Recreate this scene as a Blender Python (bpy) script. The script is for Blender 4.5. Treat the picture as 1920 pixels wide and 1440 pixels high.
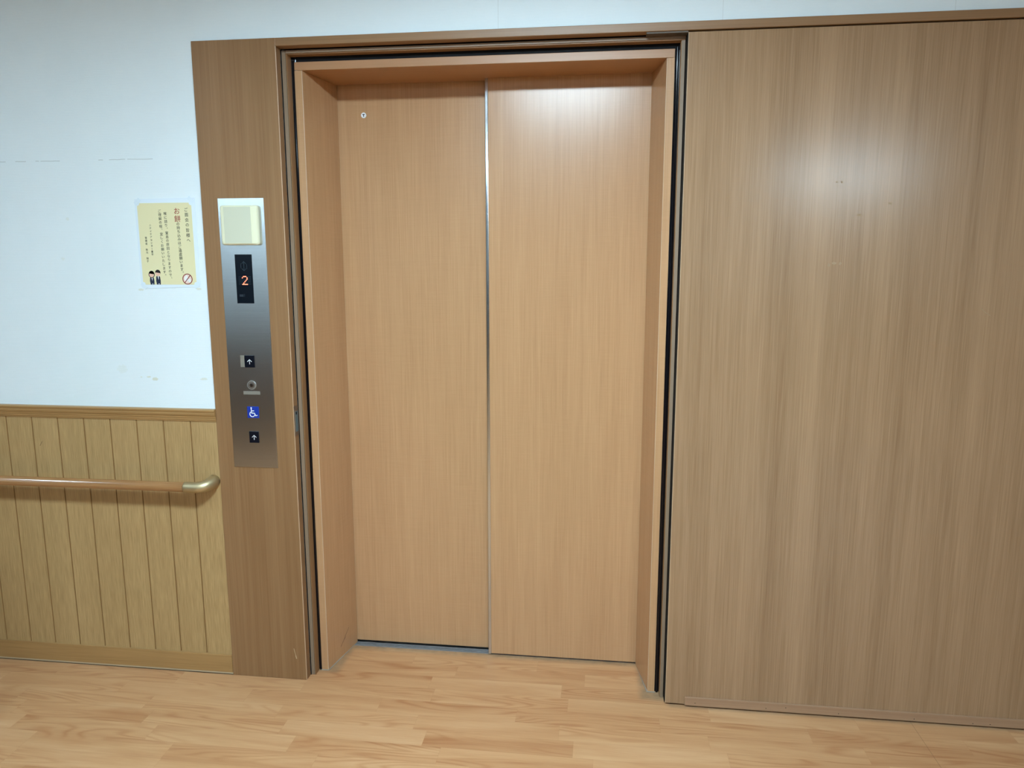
import bpy, bmesh, math, random
from mathutils import Vector, Matrix

for o in list(bpy.data.objects):
    bpy.data.objects.remove(o, do_unlink=True)
SC = bpy.context.scene
COL = SC.collection

# ------------------------------------------------------------------ camera
cam_d = bpy.data.cameras.new('camera')
cam_d.sensor_fit = 'HORIZONTAL'; cam_d.sensor_width = 36.0
cam_d.lens = 1375.5 / 1920 * 36.0
cam_d.clip_start = 0.05
cam = bpy.data.objects.new('camera', cam_d); COL.objects.link(cam)
R0 = Vector((0.99254011, 0.12191294, -0.00117076))
R1 = Vector((0.01848583, -0.15997811, -0.98694745))
R2 = Vector((-0.12050896, 0.97956329, -0.16103835))
M = Matrix(((R0.x, -R1.x, -R2.x, 0), (R0.y, -R1.y, -R2.y, 0), (R0.z, -R1.z, -R2.z, 1.45), (0, 0, 0, 1)))
cam.matrix_world = M
SC.camera = cam

# ------------------------------------------------------------------ world, exposure, lamps of the hall
wd = bpy.data.worlds.new('hall_air'); SC.world = wd; wd.use_nodes = True
wd.node_tree.nodes['Background'].inputs[0].default_value = (0.80, 0.92, 1.0, 1)
wd.node_tree.nodes['Background'].inputs[1].default_value = 0.25
SC.view_settings.view_transform = 'Standard'
SC.view_settings.look = 'None'
SC.view_settings.exposure = -0.36
SC.view_settings.gamma = 1.0
SC.view_settings.use_curve_mapping = False
CEIL = 2.45
LAMP_COL = (0.70, 0.93, 1.08)
LAMPS = [(-0.20, 0.76, 0.28, 0.16, 225.0), (-2.6, 0.76, 0.28, 0.16, 34.0), (-0.75, -2.0, 0.60, 0.11, 38.0), (2.6, -4.2, 0.60, 0.14, 190.0), (-3.7, -2.62, 0.45, 0.10, 40.0)]   # x, y, half sizes, strength of each ceiling lamp; last one added to brighten the partition

# ------------------------------------------------------------------ node helpers
def new_mat(name):
    m = bpy.data.materials.new(name); m.use_nodes = True
    nt = m.node_tree
    b = nt.nodes['Principled BSDF']
    return m, nt, b
def N(nt, typ, **kw):
    n = nt.nodes.new(typ)
    for k, v in kw.items():
        if k.startswith('i_'):
            key = k[2:]
            n.inputs[int(key) if key.isdigit() else key].default_value = v
        else: setattr(n, k, v)
    return n
def lk(nt, a, b): nt.links.new(a, b)
def math_(nt, op, a, b=None, c=None):
    n = nt.nodes.new('ShaderNodeMath'); n.operation = op
    for i, v in enumerate((a, b, c)):
        if v is None: continue
        if isinstance(v, (int, float)): n.inputs[i].default_value = v
        else: lk(nt, v, n.inputs[i])
    return n.outputs[0]
def mapping(nt, scale, loc=(0, 0, 0), src=None):
    if src is None:
        g = nt.nodes.new('ShaderNodeNewGeometry'); src = g.outputs['Position']
    mp = nt.nodes.new('ShaderNodeMapping'); lk(nt, src, mp.inputs[0])
    mp.inputs['Scale'].default_value = scale; mp.inputs['Location'].default_value = loc
    return mp.outputs[0]
def noise(nt, vec, scale=1.0, detail=3.0, rough=0.55, dist=0.0):
    n = nt.nodes.new('ShaderNodeTexNoise'); lk(nt, vec, n.inputs['Vector'])
    n.inputs['Scale'].default_value = scale; n.inputs['Detail'].default_value = detail
    n.inputs['Roughness'].default_value = rough; n.inputs['Distortion'].default_value = dist
    return n.outputs['Fac']
def ramp(nt, fac, stops):
    r = nt.nodes.new('ShaderNodeValToRGB'); lk(nt, fac, r.inputs[0])
    e = r.color_ramp.elements
    while len(e) < len(stops): e.new(0.5)
    for i, (p, c) in enumerate(stops):
        e[i].position = p; e[i].color = c if len(c) == 4 else (*c, 1)
    return r.outputs[0]
def mixc(nt, fac, a, b, mode='MIX'):
    m = nt.nodes.new('ShaderNodeMix'); m.data_type = 'RGBA'; m.blend_type = mode
    for i, v in ((0, fac), (6, a), (7, b)):
        if isinstance(v, (int, float)): m.inputs[i].default_value = v
        elif isinstance(v, tuple): m.inputs[i].default_value = v if len(v) == 4 else (*v, 1)
        else: lk(nt, v, m.inputs[i])
    return m.outputs[2]
def bump(nt, b, h, strength, dist):
    n = nt.nodes.new('ShaderNodeBump'); n.inputs['Strength'].default_value = strength
    n.inputs['Distance'].default_value = dist
    lk(nt, h, n.inputs['Height']); lk(nt, n.outputs[0], b.inputs['Normal'])
def srgb(r, g, b):
    f = lambda c: (c / 255 / 12.92) if c / 255 <= 0.04045 else ((c / 255 + 0.055) / 1.055) ** 2.4
    return (f(r), f(g), f(b))
def dim(c, k): return tuple(v * (k[i] if isinstance(k, tuple) else k) for i, v in enumerate(c))

def wood(name, light, dark, axis='Z', fine=(320, 3.0), mid=(38, 0.55), band=(7, 0.12), contrast=(0.35, 0.35, 0.35),
         rough=0.38, spec=0.5, bstr=0.10, seed=0.0, figure=0.0):
    """laminate with straight grain along the axis"""
    m, nt, b = new_mat(name)
    def vec(a, l):
        s = {'Z': (a, a, l), 'X': (l, a, a), 'Y': (a, l, a)}[axis]
        return mapping(nt, s, (seed, seed * 2, seed * 3))
    n1 = noise(nt, vec(*fine), 1, 2.0, 0.6)
    n2 = noise(nt, vec(*mid), 1, 4.0, 0.6, 0.35)
    n3 = noise(nt, vec(*band), 1, 3.0, 0.5, 0.2)
    f1 = math_(nt, 'MULTIPLY', math_(nt, 'SUBTRACT', n1, 0.5), contrast[0] * 2.4)
    f2 = math_(nt, 'MULTIPLY', math_(nt, 'SUBTRACT', n2, 0.5), contrast[1] * 2.4)
    f3 = math_(nt, 'MULTIPLY', math_(nt, 'SUBTRACT', n3, 0.5), contrast[2] * 2.4)
    s = math_(nt, 'ADD', math_(nt, 'ADD', f1, f2), f3)
    if figure > 0:                                   # short cross flecks of a figured veneer
        a = vec(14, 260)
        nf = noise(nt, a, 1, 2.0, 0.6)
        msk = noise(nt, vec(6, 5), 1, 1.0)
        ff = math_(nt, 'MULTIPLY', math_(nt, 'SUBTRACT', nf, 0.5), figure)
        ff = math_(nt, 'MULTIPLY', ff, math_(nt, 'SMOOTHSTEP' if False else 'MULTIPLY', msk, 1.6))
        s = math_(nt, 'ADD', s, ff)
    s = math_(nt, 'ADD', s, 0.5)
    c = ramp(nt, s, [(0.0, dark), (1.0, light)])
    lk(nt, c, b.inputs['Base Color'])
    b.inputs['Roughness'].default_value = rough
    b.inputs['Specular IOR Level'].default_value = spec
    bump(nt, b, n1, bstr, 0.0006)
    return m

def plain(name, col, rough=0.5, metal=0.0, spec=0.5, emit=None, estr=1.0):
    m, nt, b = new_mat(name)
    b.inputs['Base Color'].default_value = (*col, 1)
    n = noise(nt, mapping(nt, (60, 60, 60)), 1, 2)
    r = ramp(nt, n, [(0.3, (rough * 0.92,) * 3), (0.7, (min(1, rough * 1.08),) * 3)])
    lk(nt, r, b.inputs['Roughness'])
    b.inputs['Metallic'].default_value = metal
    b.inputs['Specular IOR Level'].default_value = spec
    if emit:
        b.inputs['Emission Color'].default_value = (*emit, 1)
        b.inputs['Emission Strength'].default_value = estr
    return m

# ------------------------------------------------------------------ materials
OAK_L, OAK_D = dim(srgb(186, 150, 110), (.68, .61, .55)), dim(srgb(148, 112, 75), (.68, .61, .55))
M_oak = wood('oak_laminate_upright', OAK_L, OAK_D, 'Z', contrast=(0.32, 0.42, 0.40), rough=0.42, spec=0.3, seed=3.1)
M_oak_x = wood('oak_laminate_level', OAK_L, OAK_D, 'X', contrast=(0.25, 0.35, 0.2), rough=0.42, seed=1.2)
M_door2 = wood('pale_oak_laminate', dim(srgb(196, 163, 125), (.76, .71, .71)), dim(srgb(150, 120, 86), (.76, .71, .71)), 'Z', fine=(340, 5), mid=(42, 0.9), band=(9, 0.22),
               contrast=(0.42, 0.24, 0.42), rough=0.205, seed=7.7, bstr=0.14)
M_kick = wood('pale_oak_strip', dim(srgb(192, 158, 122), (.80, .75, .77)), dim(srgb(160, 126, 94), (.80, .75, .77)), 'X', contrast=(0.2, 0.3, 0.2), rough=0.42, seed=5.0)
M_beech = wood('beech_laminate_upright', dim(srgb(226, 184, 134), (.74, .69, .71)), dim(srgb(196, 152, 106), (.74, .69, .71)), 'Z', fine=(300, 5), mid=(55, 1.6), band=(7, 0.4),
               contrast=(0.40, 0.24, 0.24), rough=0.26, spec=0.42, seed=2.3, figure=0.28)
M_beech_x = wood('beech_laminate_level', dim(srgb(216, 168, 124), (.70, .65, .62)), dim(srgb(190, 142, 100), (.70, .65, .62)), 'X', contrast=(0.22, 0.25, 0.15), rough=0.40, seed=4.3)
M_soffit = M_beech_x
M_wains = wood('yellow_oak_print', dim(srgb(206, 176, 120), (.92,.87,.9)), dim(srgb(152, 122, 74), (.92,.87,.9)), 'Z', fine=(360, 13), mid=(70, 2), band=(12, 0.3),
               contrast=(0.55, 0.18, 0.12), rough=0.48, seed=9.0, bstr=0.3)
M_groove = plain('groove_brown', srgb(150, 112, 66), 0.7)
M_trimx = wood('yellow_oak_moulding', srgb(186, 146, 94), srgb(142, 106, 62), 'X', fine=(360, 5), contrast=(0.35, 0.3, 0.1), rough=0.42, seed=6.0)
M_rail = wood('red_oak_varnish', srgb(176, 132, 86), srgb(132, 88, 50), 'X', fine=(500, 6), mid=(90, 2.5), contrast=(0.4, 0.55, 0.1), rough=0.22, seed=8.0)
M_steel_strip = plain('taupe_painted_steel', srgb(138, 116, 94), 0.55)
M_recess = plain('recess_black', (0.004, 0.004, 0.005), 0.7, 0, 0.2)
M_rubber = plain('glossy_black_rubber', (0.003, 0.003, 0.005), 0.12, 0, 0.35)
M_caulk = plain('grey_caulk', srgb(150, 140, 126), 0.7)
M_chrome = plain('polished_stainless', (0.62, 0.66, 0.70), 0.16, 1.0)
M_champ = plain('champagne_metal', srgb(196, 180, 142), 0.46, 0.9)
M_black = plain('black_glass', (0.002, 0.004, 0.008), 0.15, 0, 0.2)
M_btn = plain('black_button_plastic', (0.003, 0.004, 0.009), 0.3, 0, 0.25)
M_white = plain('white_print', (0.85, 0.88, 0.9), 0.5)
M_greylab = plain('grey_label', srgb(128, 123, 112), 0.45)
M_blue = plain('blue_sign_plastic', srgb(8, 48, 150), 0.4)
M_cream = plain('cream_plastic', srgb(232, 232, 200), 0.38)
M_creamface = plain('cream_plastic_face', srgb(206, 208, 184), 0.5)
M_led_on = plain('led_red', (1, 0.1, 0.05), 0.4, emit=(1.0, 0.22, 0.12), estr=6.0)
M_led_off = plain('led_unlit', srgb(44, 60, 70), 0.4)
M_sheet = plain('laminate_film', srgb(226, 238, 246), 0.22)
M_paper = plain('cream_paper', srgb(230, 222, 176), 0.6)
M_ink = plain('black_ink', (0.012, 0.014, 0.012), 0.7)
M_red = plain('red_ink', srgb(150, 40, 34), 0.7)
M_redring = plain('dark_red_print', srgb(140, 48, 46), 0.7)
M_skin = plain('printed_skin_tone', srgb(236, 196, 172), 0.7)
M_navy = plain('printed_navy', srgb(26, 36, 62), 0.7)
M_hair = plain('printed_black_hair', srgb(18, 14, 14), 0.7)
M_ricewhite = plain('printed_white', srgb(236, 236, 232), 0.7)
M_pink = plain('printed_pale_pink', srgb(238, 214, 196), 0.7)
M_tape = plain('clear_tape', srgb(222, 236, 244), 0.22)
M_hole = plain('nail_hole_dark', (0.03, 0.022, 0.015), 0.8)
M_scr_l = plain('pale_scratch', srgb(190, 165, 130), 0.6)
M_scr_d = plain('dark_scratch', srgb(70, 42, 26), 0.8)
M_smudge = plain('brown_glue_residue', srgb(132, 104, 72), 0.7)
M_bluem = plain('strike_cup_metal', srgb(120, 150, 168), 0.3, 0.8)
M_strike = plain('strike_plate_metal', srgb(140, 124, 112), 0.34, 0.9)
M_lamp_house = plain('white_enamel', (0.8, 0.8, 0.8), 0.5)
M_dust = plain('grey_dust', srgb(120, 112, 100), 0.9)

def stainless():
    m, nt, b = new_mat('hairline_stainless')
    n = noise(nt, mapping(nt, (4, 4, 900)), 1, 3)
    c = ramp(nt, n, [(0.2, srgb(206, 208, 210)), (0.8, srgb(222, 224, 226))])
    lk(nt, c, b.inputs['Base Color'])
    b.inputs['Metallic'].default_value = 1.0
    b.inputs['Roughness'].default_value = 0.22
    bump(nt, b, n, 0.05, 0.0005)
    return m
M_steel = stainless()

def sill_mat():
    m, nt, b = new_mat('grooved_aluminium')
    n = noise(nt, mapping(nt, (40, 300, 40)), 1, 3)
    c = ramp(nt, n, [(0.2, srgb(118, 119, 120)), (0.8, srgb(148, 149, 151))])
    lk(nt, c, b.inputs['Base Color'])
    b.inputs['Metallic'].default_value = 0.35; b.inputs['Roughness'].default_value = 0.4
    return m
M_sill = sill_mat()

def wallpaper():
    m, nt, b = new_mat('ribbed_white_wallpaper')
    g = nt.nodes.new('ShaderNodeNewGeometry'); P = g.outputs['Position']
    sp = nt.nodes.new('ShaderNodeSeparateXYZ'); lk(nt, P, sp.inputs[0])
    X, Z = sp.outputs[0], sp.outputs[2]
    wob = noise(nt, mapping(nt, (30, 30, 30), src=P), 1, 2)
    zz = math_(nt, 'ADD', math_(nt, 'MULTIPLY', Z, 2 * math.pi / 0.0042), math_(nt, 'MULTIPLY', wob, 2.2))
    rib = math_(nt, 'MULTIPLY', math_(nt, 'SINE', zz), 0.35)
    fine = noise(nt, mapping(nt, (240, 240, 520), src=P), 1, 3, 0.7)
    weave = noise(nt, mapping(nt, (420, 420, 420), src=P), 1, 1, 0.5)
    h = math_(nt, 'ADD', math_(nt, 'ADD', rib, fine), math_(nt, 'MULTIPLY', weave, 0.4))
    # soiling: faint yellowish blotches and specks of old wallpaper
    st = noise(nt, mapping(nt, (5, 5, 4), (3, 1, 2), P), 1, 4, 0.6)
    base = ramp(nt, st, [(0.35, (0.775, 0.855, 0.88)), (0.7, (0.80, 0.88, 0.905))])
    # the horizontal crack line in the paper with a gap, slightly wavering
    wav = noise(nt, mapping(nt, (9, 1, 0.01), (0, 0, 0), P), 1, 3, 0.7)
    zc = math_(nt, 'ADD', 1.7868, math_(nt, 'MULTIPLY', math_(nt, 'SUBTRACT', wav, 0.5), 0.007))
    d = math_(nt, 'ABSOLUTE', math_(nt, 'SUBTRACT', Z, zc))
    lin = math_(nt, 'LESS_THAN', d, 0.0009)
    gapm = math_(nt, 'MULTIPLY', math_(nt, 'GREATER_THAN', X, -1.745), math_(nt, 'LESS_THAN', X, -1.64))
    lin = math_(nt, 'MULTIPLY', lin, math_(nt, 'SUBTRACT', 1.0, gapm))
    lin = math_(nt, 'MULTIPLY', lin, math_(nt, 'LESS_THAN', X, -1.45))
    brk = math_(nt, 'GREATER_THAN', noise(nt, mapping(nt, (26, 1, 1), (5, 0, 0), P), 1, 2), 0.40)
    lin = math_(nt, 'MULTIPLY', lin, brk)
    # upright paper joints above the frame
    seam = None
    for xs in (-0.3224, 0.3257, 0.95):
        q = math_(nt, 'LESS_THAN', math_(nt, 'ABSOLUTE', math_(nt, 'SUBTRACT', X, xs)), 0.0007)
        seam = q if seam is None else math_(nt, 'ADD', seam, q)
    seam = math_(nt, 'MULTIPLY', seam, 0.22)
    c = mixc(nt, math_(nt, 'MULTIPLY', lin, 0.42), base, (*srgb(120, 118, 110), 1))
    c = mixc(nt, seam, c, (*srgb(130, 125, 112), 1))
    # tape glue residue below the poster and yellow drips
    def blob(cx, cz, rx, rz, amt, col, c):
        dx = math_(nt, 'DIVIDE', math_(nt, 'SUBTRACT', X, cx), rx)
        dz = math_(nt, 'DIVIDE', math_(nt, 'SUBTRACT', Z, cz), rz)
        r = math_(nt, 'ADD', math_(nt, 'MULTIPLY', dx, dx), math_(nt, 'MULTIPLY', dz, dz))
        nn = noise(nt, mapping(nt, (160, 1, 160), (cx, 0, cz), P), 1, 3)
        r = math_(nt, 'ADD', r, math_(nt, 'MULTIPLY', math_(nt, 'SUBTRACT', nn, 0.5), 2.6))
        k = math_(nt, 'SUBTRACT', 1.0, r); k.node.use_clamp = True
        k = math_(nt, 'MINIMUM', math_(nt, 'MULTIPLY', k, amt * 2), amt)
        return mixc(nt, k, c, (*col, 1))
    ye = srgb(206, 200, 158)
    for cx, cz, rx, rz, am in ((-1.526, 1.074, 0.010, 0.003, .45), (-1.503, 1.067, 0.012, 0.006, .5), (-1.552, 1.073, 0.005, 0.003, .35),
                              (-1.327, 1.070, 0.014, 0.005, .35), (-1.528, 1.368, 0.012, 0.004, .4), (-1.322, 1.371, 0.012, 0.004, .4),
                              (-1.62, 1.10, 0.02, 0.015, .12), (-1.80, 1.47, 0.008, 0.006, .15), (-1.77, 1.60, 0.006, 0.006, .18)):
        c = blob(cx, cz, rx, rz, am, ye, c)
    lk(nt, c, b.inputs['Base Color'])
    b.inputs['Roughness'].default_value = 0.62; b.inputs['Specular IOR Level'].default_value = 0.3
    bump(nt, b, h, 0.35, 0.0007)
    return m
M_wall = wallpaper()

def floor_mat():
    m, nt, b = new_mat('beech_strip_vinyl')
    g = nt.nodes.new('ShaderNodeNewGeometry'); P = g.outputs['Position']
    sp = nt.nodes.new('ShaderNodeSeparateXYZ'); lk(nt, P, sp.inputs[0])
    X, Y = sp.outputs[0], sp.outputs[1]
    W = 0.0755
    yy = math_(nt, 'DIVIDE', math_(nt, 'SUBTRACT', Y, 2.285), W)
    row = math_(nt, 'FLOOR', yy)
    wn = nt.nodes.new('ShaderNodeTexWhiteNoise'); wn.noise_dimensions = '1D'; lk(nt, row, wn.inputs['W'])
    xx = math_(nt, 'ADD', math_(nt, 'DIVIDE', X, 0.46), math_(nt, 'MULTIPLY', wn.outputs['Value'], 7.3))
    cell = math_(nt, 'FLOOR', xx)
    cmb = nt.nodes.new('ShaderNodeCombineXYZ'); lk(nt, cell, cmb.inputs[0]); lk(nt, row, cmb.inputs[1])
    w2 = nt.nodes.new('ShaderNodeTexWhiteNoise'); w2.noise_dimensions = '2D'; lk(nt, cmb.outputs[0], w2.inputs['Vector'])
    rnd = w2.outputs['Value']
    off = nt.nodes.new('ShaderNodeCombineXYZ')
    lk(nt, math_(nt, 'MULTIPLY', rnd, 37.0), off.inputs[0]); lk(nt, math_(nt, 'MULTIPLY', rnd, 11.0), off.inputs[1])
    va = nt.nodes.new('ShaderNodeVectorMath'); va.operation = 'ADD'; lk(nt, P, va.inputs[0]); lk(nt, off.outputs[0], va.inputs[1])
    Q = va.outputs[0]
    broad = noise(nt, mapping(nt, (1.6, 15, 1), src=Q), 1, 3, 0.55, 0.6)
    rings = math_(nt, 'SINE', math_(nt, 'MULTIPLY', noise(nt, mapping(nt, (1.7, 13, 1), (4, 2, 0), Q), 1, 1, 0.4, 0.3), 70.0))
    rings = math_(nt, 'ADD', math_(nt, 'MULTIPLY', rings, 0.5), 0.5)
    rings = math_(nt, 'POWER', rings, 2.5)
    rmask = ramp(nt, noise(nt, mapping(nt, (1.1, 9, 1), (9, 5, 0), Q), 1, 1), [(0.42, (0, 0, 0)), (0.56, (1, 1, 1))])
    fine = noise(nt, mapping(nt, (9, 260, 1), src=Q), 1, 3, 0.65)
    s = math_(nt, 'ADD', math_(nt, 'MULTIPLY', math_(nt, 'SUBTRACT', broad, 0.5), 1.25), 0.5)
    s = math_(nt, 'ADD', s, math_(nt, 'MULTIPLY', math_(nt, 'SUBTRACT', fine, 0.5), 0.55))
    s = math_(nt, 'ADD', s, math_(nt, 'MULTIPLY', math_(nt, 'SUBTRACT', rnd, 0.5), 0.30))
    s = math_(nt, 'SUBTRACT', s, math_(nt, 'MULTIPLY', math_(nt, 'MULTIPLY', rings, rmask), 0.30))
    c = ramp(nt, s, [(0.0, dim(srgb(188, 134, 88), (.78, .72, .72))), (0.5, dim(srgb(214, 168, 118), (.79, .735, .74))), (1.0, dim(srgb(232, 192, 144), (.79, .735, .74)))])
    # strip joints
    fy = math_(nt, 'FRACT', yy); fx = math_(nt, 'FRACT', xx)
    jy = math_(nt, 'LESS_THAN', math_(nt, 'MINIMUM', fy, math_(nt, 'SUBTRACT', 1.0, fy)), 0.008)
    jx = math_(nt, 'LESS_THAN', math_(nt, 'MINIMUM', fx, math_(nt, 'SUBTRACT', 1.0, fx)), 0.0012)
    j = math_(nt, 'MAXIMUM', jy, jx)
    c = mixc(nt, math_(nt, 'MULTIPLY', j, 0.22), c, (*srgb(150, 104, 66), 1))
    # welded sheet joint running away from the wall
    sj = math_(nt, 'LESS_THAN', math_(nt, 'ABSOLUTE', math_(nt, 'SUBTRACT', X, 1.0047)), 0.0009)
    c = mixc(nt, math_(nt, 'MULTIPLY', sj, 0.55), c, (*srgb(120, 84, 54), 1))
    # grey grime worn in along the door bottoms and jamb feet
    def grime(x0, x1, y0, y1, soft, amt, c):
        a = nt.nodes.new('ShaderNodeMapRange'); a.interpolation_type = 'SMOOTHSTEP'
        def sm(v, lo, hi):
            r = nt.nodes.new('ShaderNodeMapRange'); r.interpolation_type = 'SMOOTHSTEP'
            lk(nt, v, r.inputs[0]); r.inputs[1].default_value = lo; r.inputs[2].default_value = hi
            return r.outputs[0]
        k = math_(nt, 'MULTIPLY', sm(X, x0 - soft, x0 + soft), math_(nt, 'SUBTRACT', 1.0, sm(X, x1 - soft, x1 + soft)))
        k2 = math_(nt, 'MULTIPLY', sm(Y, y0 - soft, y0 + soft), math_(nt, 'SUBTRACT', 1.0, sm(Y, y1 - soft, y1 + soft)))
        nz = noise(nt, mapping(nt, (30, 30, 30), src=P), 1, 4, 0.6)
        k = math_(nt, 'MULTIPLY', math_(nt, 'MULTIPLY', k, k2), math_(nt, 'MULTIPLY', nz, amt * 1.8))
        return mixc(nt, k, c, (*srgb(136, 114, 88), 1))
    c = grime(-1.02, -0.92, 2.345, 2.60, 0.015, 0.7, c)
    c = grime(-0.93, 0.15, 2.515, 2.60, 0.02, 0.75, c)
    c = grime(0.15, 0.235, 2.31, 2.60, 0.015, 0.8, c)
    c = grime(0.24, 1.5, 2.275, 2.40, 0.01, 0.5, c)
    lk(nt, c, b.inputs['Base Color'])
    r = ramp(nt, broad, [(0.2, (0.36,) * 3), (0.8, (0.46,) * 3)])
    lk(nt, r, b.inputs['Roughness'])
    b.inputs['Specular IOR Level'].default_value = 0.4
    bump(nt, b, fine, 0.08, 0.0004)
    return m
M_floor = floor_mat()
M_ceil = plain('white_ceiling_board', (0.42, 0.43, 0.43), 0.8)

# ------------------------------------------------------------------ mesh helpers
def link(name, me, m=None, parent=None):
    o = bpy.data.objects.new(name, me); COL.objects.link(o)
    if m is not None and not me.materials: me.materials.append(m)
    if parent is not None: o.parent = parent
    return o
def bm_obj(name, bm, m, parent=None, smooth=False):
    me = bpy.data.meshes.new(name)
    bmesh.ops.recalc_face_normals(bm, faces=bm.faces)
    bm.to_mesh(me); bm.free()
    if smooth:
        for p in me.polygons: p.use_smooth = True
    return link(name, me, m, parent)
def add_box(bm, x0, x1, y0, y1, z0, z1, bev=0.0, seg=2):
    v = [bm.verts.new((x, y, z)) for z in (z0, z1) for y in (y0, y1) for x in (x0, x1)]
    fs = [(0, 1, 3, 2), (4, 6, 7, 5), (0, 4, 5, 1), (2, 3, 7, 6), (0, 2, 6, 4), (1, 5, 7, 3)]
    faces = [bm.faces.new([v[i] for i in f]) for f in fs]
    if bev > 0:
        es = list({e for f in faces for e in f.edges})
        bmesh.ops.bevel(bm, geom=es, offset=bev, segments=seg, profile=0.5, affect='EDGES')
def box(name, dims, m, parent=None, bev=0.0, seg=2):
    bm = bmesh.new(); add_box(bm, *dims, bev=bev, seg=seg)
    return bm_obj(name, bm, m, parent)
def prism_y(bm, pts, y0, y1):
    """polygon in x,z pulled from y0 (front) to y1"""
    a = [bm.verts.new((x, y0, z)) for x, z in pts]; b_ = [bm.verts.new((x, y1, z)) for x, z in pts]
    bm.faces.new(a); bm.faces.new(list(reversed(b_)))
    n = len(pts)
    for i in range(n): bm.faces.new((a[i], b_[i], b_[(i + 1) % n], a[(i + 1) % n]))
def prism_z(bm, pts, z0, z1):
    a = [bm.verts.new((x, y, z0)) for x, y in pts]; b_ = [bm.verts.new((x, y, z1)) for x, y in pts]
    bm.faces.new(list(reversed(a))); bm.faces.new(b_)
    n = len(pts)
    for i in range(n): bm.faces.new((a[i], a[(i + 1) % n], b_[(i + 1) % n], b_[i]))
def prism_x(bm, pts, x0, x1):
    a = [bm.verts.new((x0, y, z)) for y, z in pts]; b_ = [bm.verts.new((x1, y, z)) for y, z in pts]
    bm.faces.new(a); bm.faces.new(list(reversed(b_)))
    n = len(pts)
    for i in range(n): bm.faces.new((a[i], b_[i], b_[(i + 1) % n], a[(i + 1) % n]))
def disc_pts(cx, cz, rx, rz=None, n=24, a0=0, a1=2 * math.pi):
    rz = rx if rz is None else rz
    return [(cx + rx * math.cos(a0 + (a1 - a0) * i / n), cz + rz * math.sin(a0 + (a1 - a0) * i / n)) for i in range(n)]
def ring_y(bm, cx, cz, r0, r1, y0, y1, n=40, a0=0.0, a1=2 * math.pi):
    full = abs(a1 - a0 - 2 * math.pi) < 1e-6
    k = n if full else n + 1
    rows = []
    for i in range(k):
        a = a0 + (a1 - a0) * i / n; c, s = math.cos(a), math.sin(a)
        rows.append([bm.verts.new((cx + r * c, y, cz + r * s)) for r, y in ((r0, y0), (r1, y0), (r1, y1), (r0, y1))])
    for i in range(n):
        p, q = rows[i], rows[(i + 1) % k]
        for j in range(4): bm.faces.new((p[j], p[(j + 1) % 4], q[(j + 1) % 4], q[j]))
    if not full: bm.faces.new(rows[0]); bm.faces.new(rows[-1])
def stroke_y(bm, pts, w, y0, y1):
    """flat line of width w through points in x,z, pulled between y0 and y1"""
    for (xa, za), (xb, zb) in zip(pts, pts[1:]):
        dx, dz = xb - xa, zb - za; L = math.hypot(dx, dz) or 1
        nx, nz = -dz / L * w / 2, dx / L * w / 2; ex, ez = dx / L * w * 0.3, dz / L * w * 0.3
        prism_y(bm, [(xa - ex + nx, za - ez + nz), (xb + ex + nx, zb + ez + nz), (xb + ex - nx, zb + ez - nz), (xa - ex - nx, za - ez - nz)], y0, y1)
def tube(bm, pts, rad, n=24, caps=True):
    pts = [Vector(p) for p in pts]; rad = [rad] * len(pts) if isinstance(rad, (int, float)) else rad
    rows = []; up = Vector((0, 0, 1))
    for i, p in enumerate(pts):
        t = (pts[min(i + 1, len(pts) - 1)] - pts[max(i - 1, 0)]).normalized()
        ref = up if abs(t.dot(up)) < 0.9 else Vector((1, 0, 0))
        a = t.cross(ref).normalized(); b_ = a.cross(t).normalized()
        rows.append([bm.verts.new(p + (a * math.cos(2 * math.pi * k / n) + b_ * math.sin(2 * math.pi * k / n)) * rad[i]) for k in range(n)])
    for i in range(len(rows) - 1):
        for k in range(n): bm.faces.new((rows[i][k], rows[i][(k + 1) % n], rows[i + 1][(k + 1) % n], rows[i + 1][k]))
    if caps: bm.faces.new(rows[0]); bm.faces.new(rows[-1])
def struct(o, label=None):
    o['kind'] = 'structure'
    if label: o['label'] = label
    return o
def thing(name, loc, label, cat, group=None):
    o = bpy.data.objects.new(name, None); COL.objects.link(o); o.location = loc
    o.empty_display_size = 0.05
    o['label'] = label; o['category'] = cat
    if group: o['group'] = group
    return o
def adopt(parent):
    """children were built in world coordinates"""
    bpy.context.view_layer.update()
    inv = parent.matrix_world.inverted()
    for c in parent.children: c.matrix_parent_inverse = inv

# ------------------------------------------------------------------ the hall shell
box_ = box
X0, X1, YB = -7.5, 8.5, -7.0
M_far = plain('beige_far_wall', (0.42, 0.42, 0.38), 0.7)
F = 2.285                                   # front face of the door framing
YW = 2.295                                  # face of the wallpaper
struct(box('floor', (X0, X1, YB, 2.537, -0.05, 0.0), M_floor), 'light beech strip floor with faint plank joints')
struct(box('ceiling', (X0 - .1, X1 + .1, YB - .1, 2.5, CEIL, CEIL + 0.08), M_ceil))
bm = bmesh.new()
add_box(bm, X0, -1.02, YW, 2.42, 0, CEIL)
add_box(bm, -1.02, 0.24, YW, 2.42, 2.137, CEIL)
add_box(bm, 0.24, X1, YW, 2.42, 2.137, CEIL)
add_box(bm, 0.30, X1, 2.345, 2.42, 0, 2.137)
struct(bm_obj('wall_back', bm, M_wall), 'ribbed white papered wall above the panelling')
bm = bmesh.new(); add_box(bm, X0, X1, YB - 0.1, YB, 0, CEIL); add_box(bm, X0, -1.6, -3.1, -3.0, 0, CEIL); struct(bm_obj('wall_front', bm, M_wall))  # second box: added partition, a bright surface for the call panel to mirror
bm = bmesh.new(); add_box(bm, X0 - 0.1, X0, YB, 2.42, 0, CEIL); struct(bm_obj('wall_left', bm, M_far))
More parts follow.
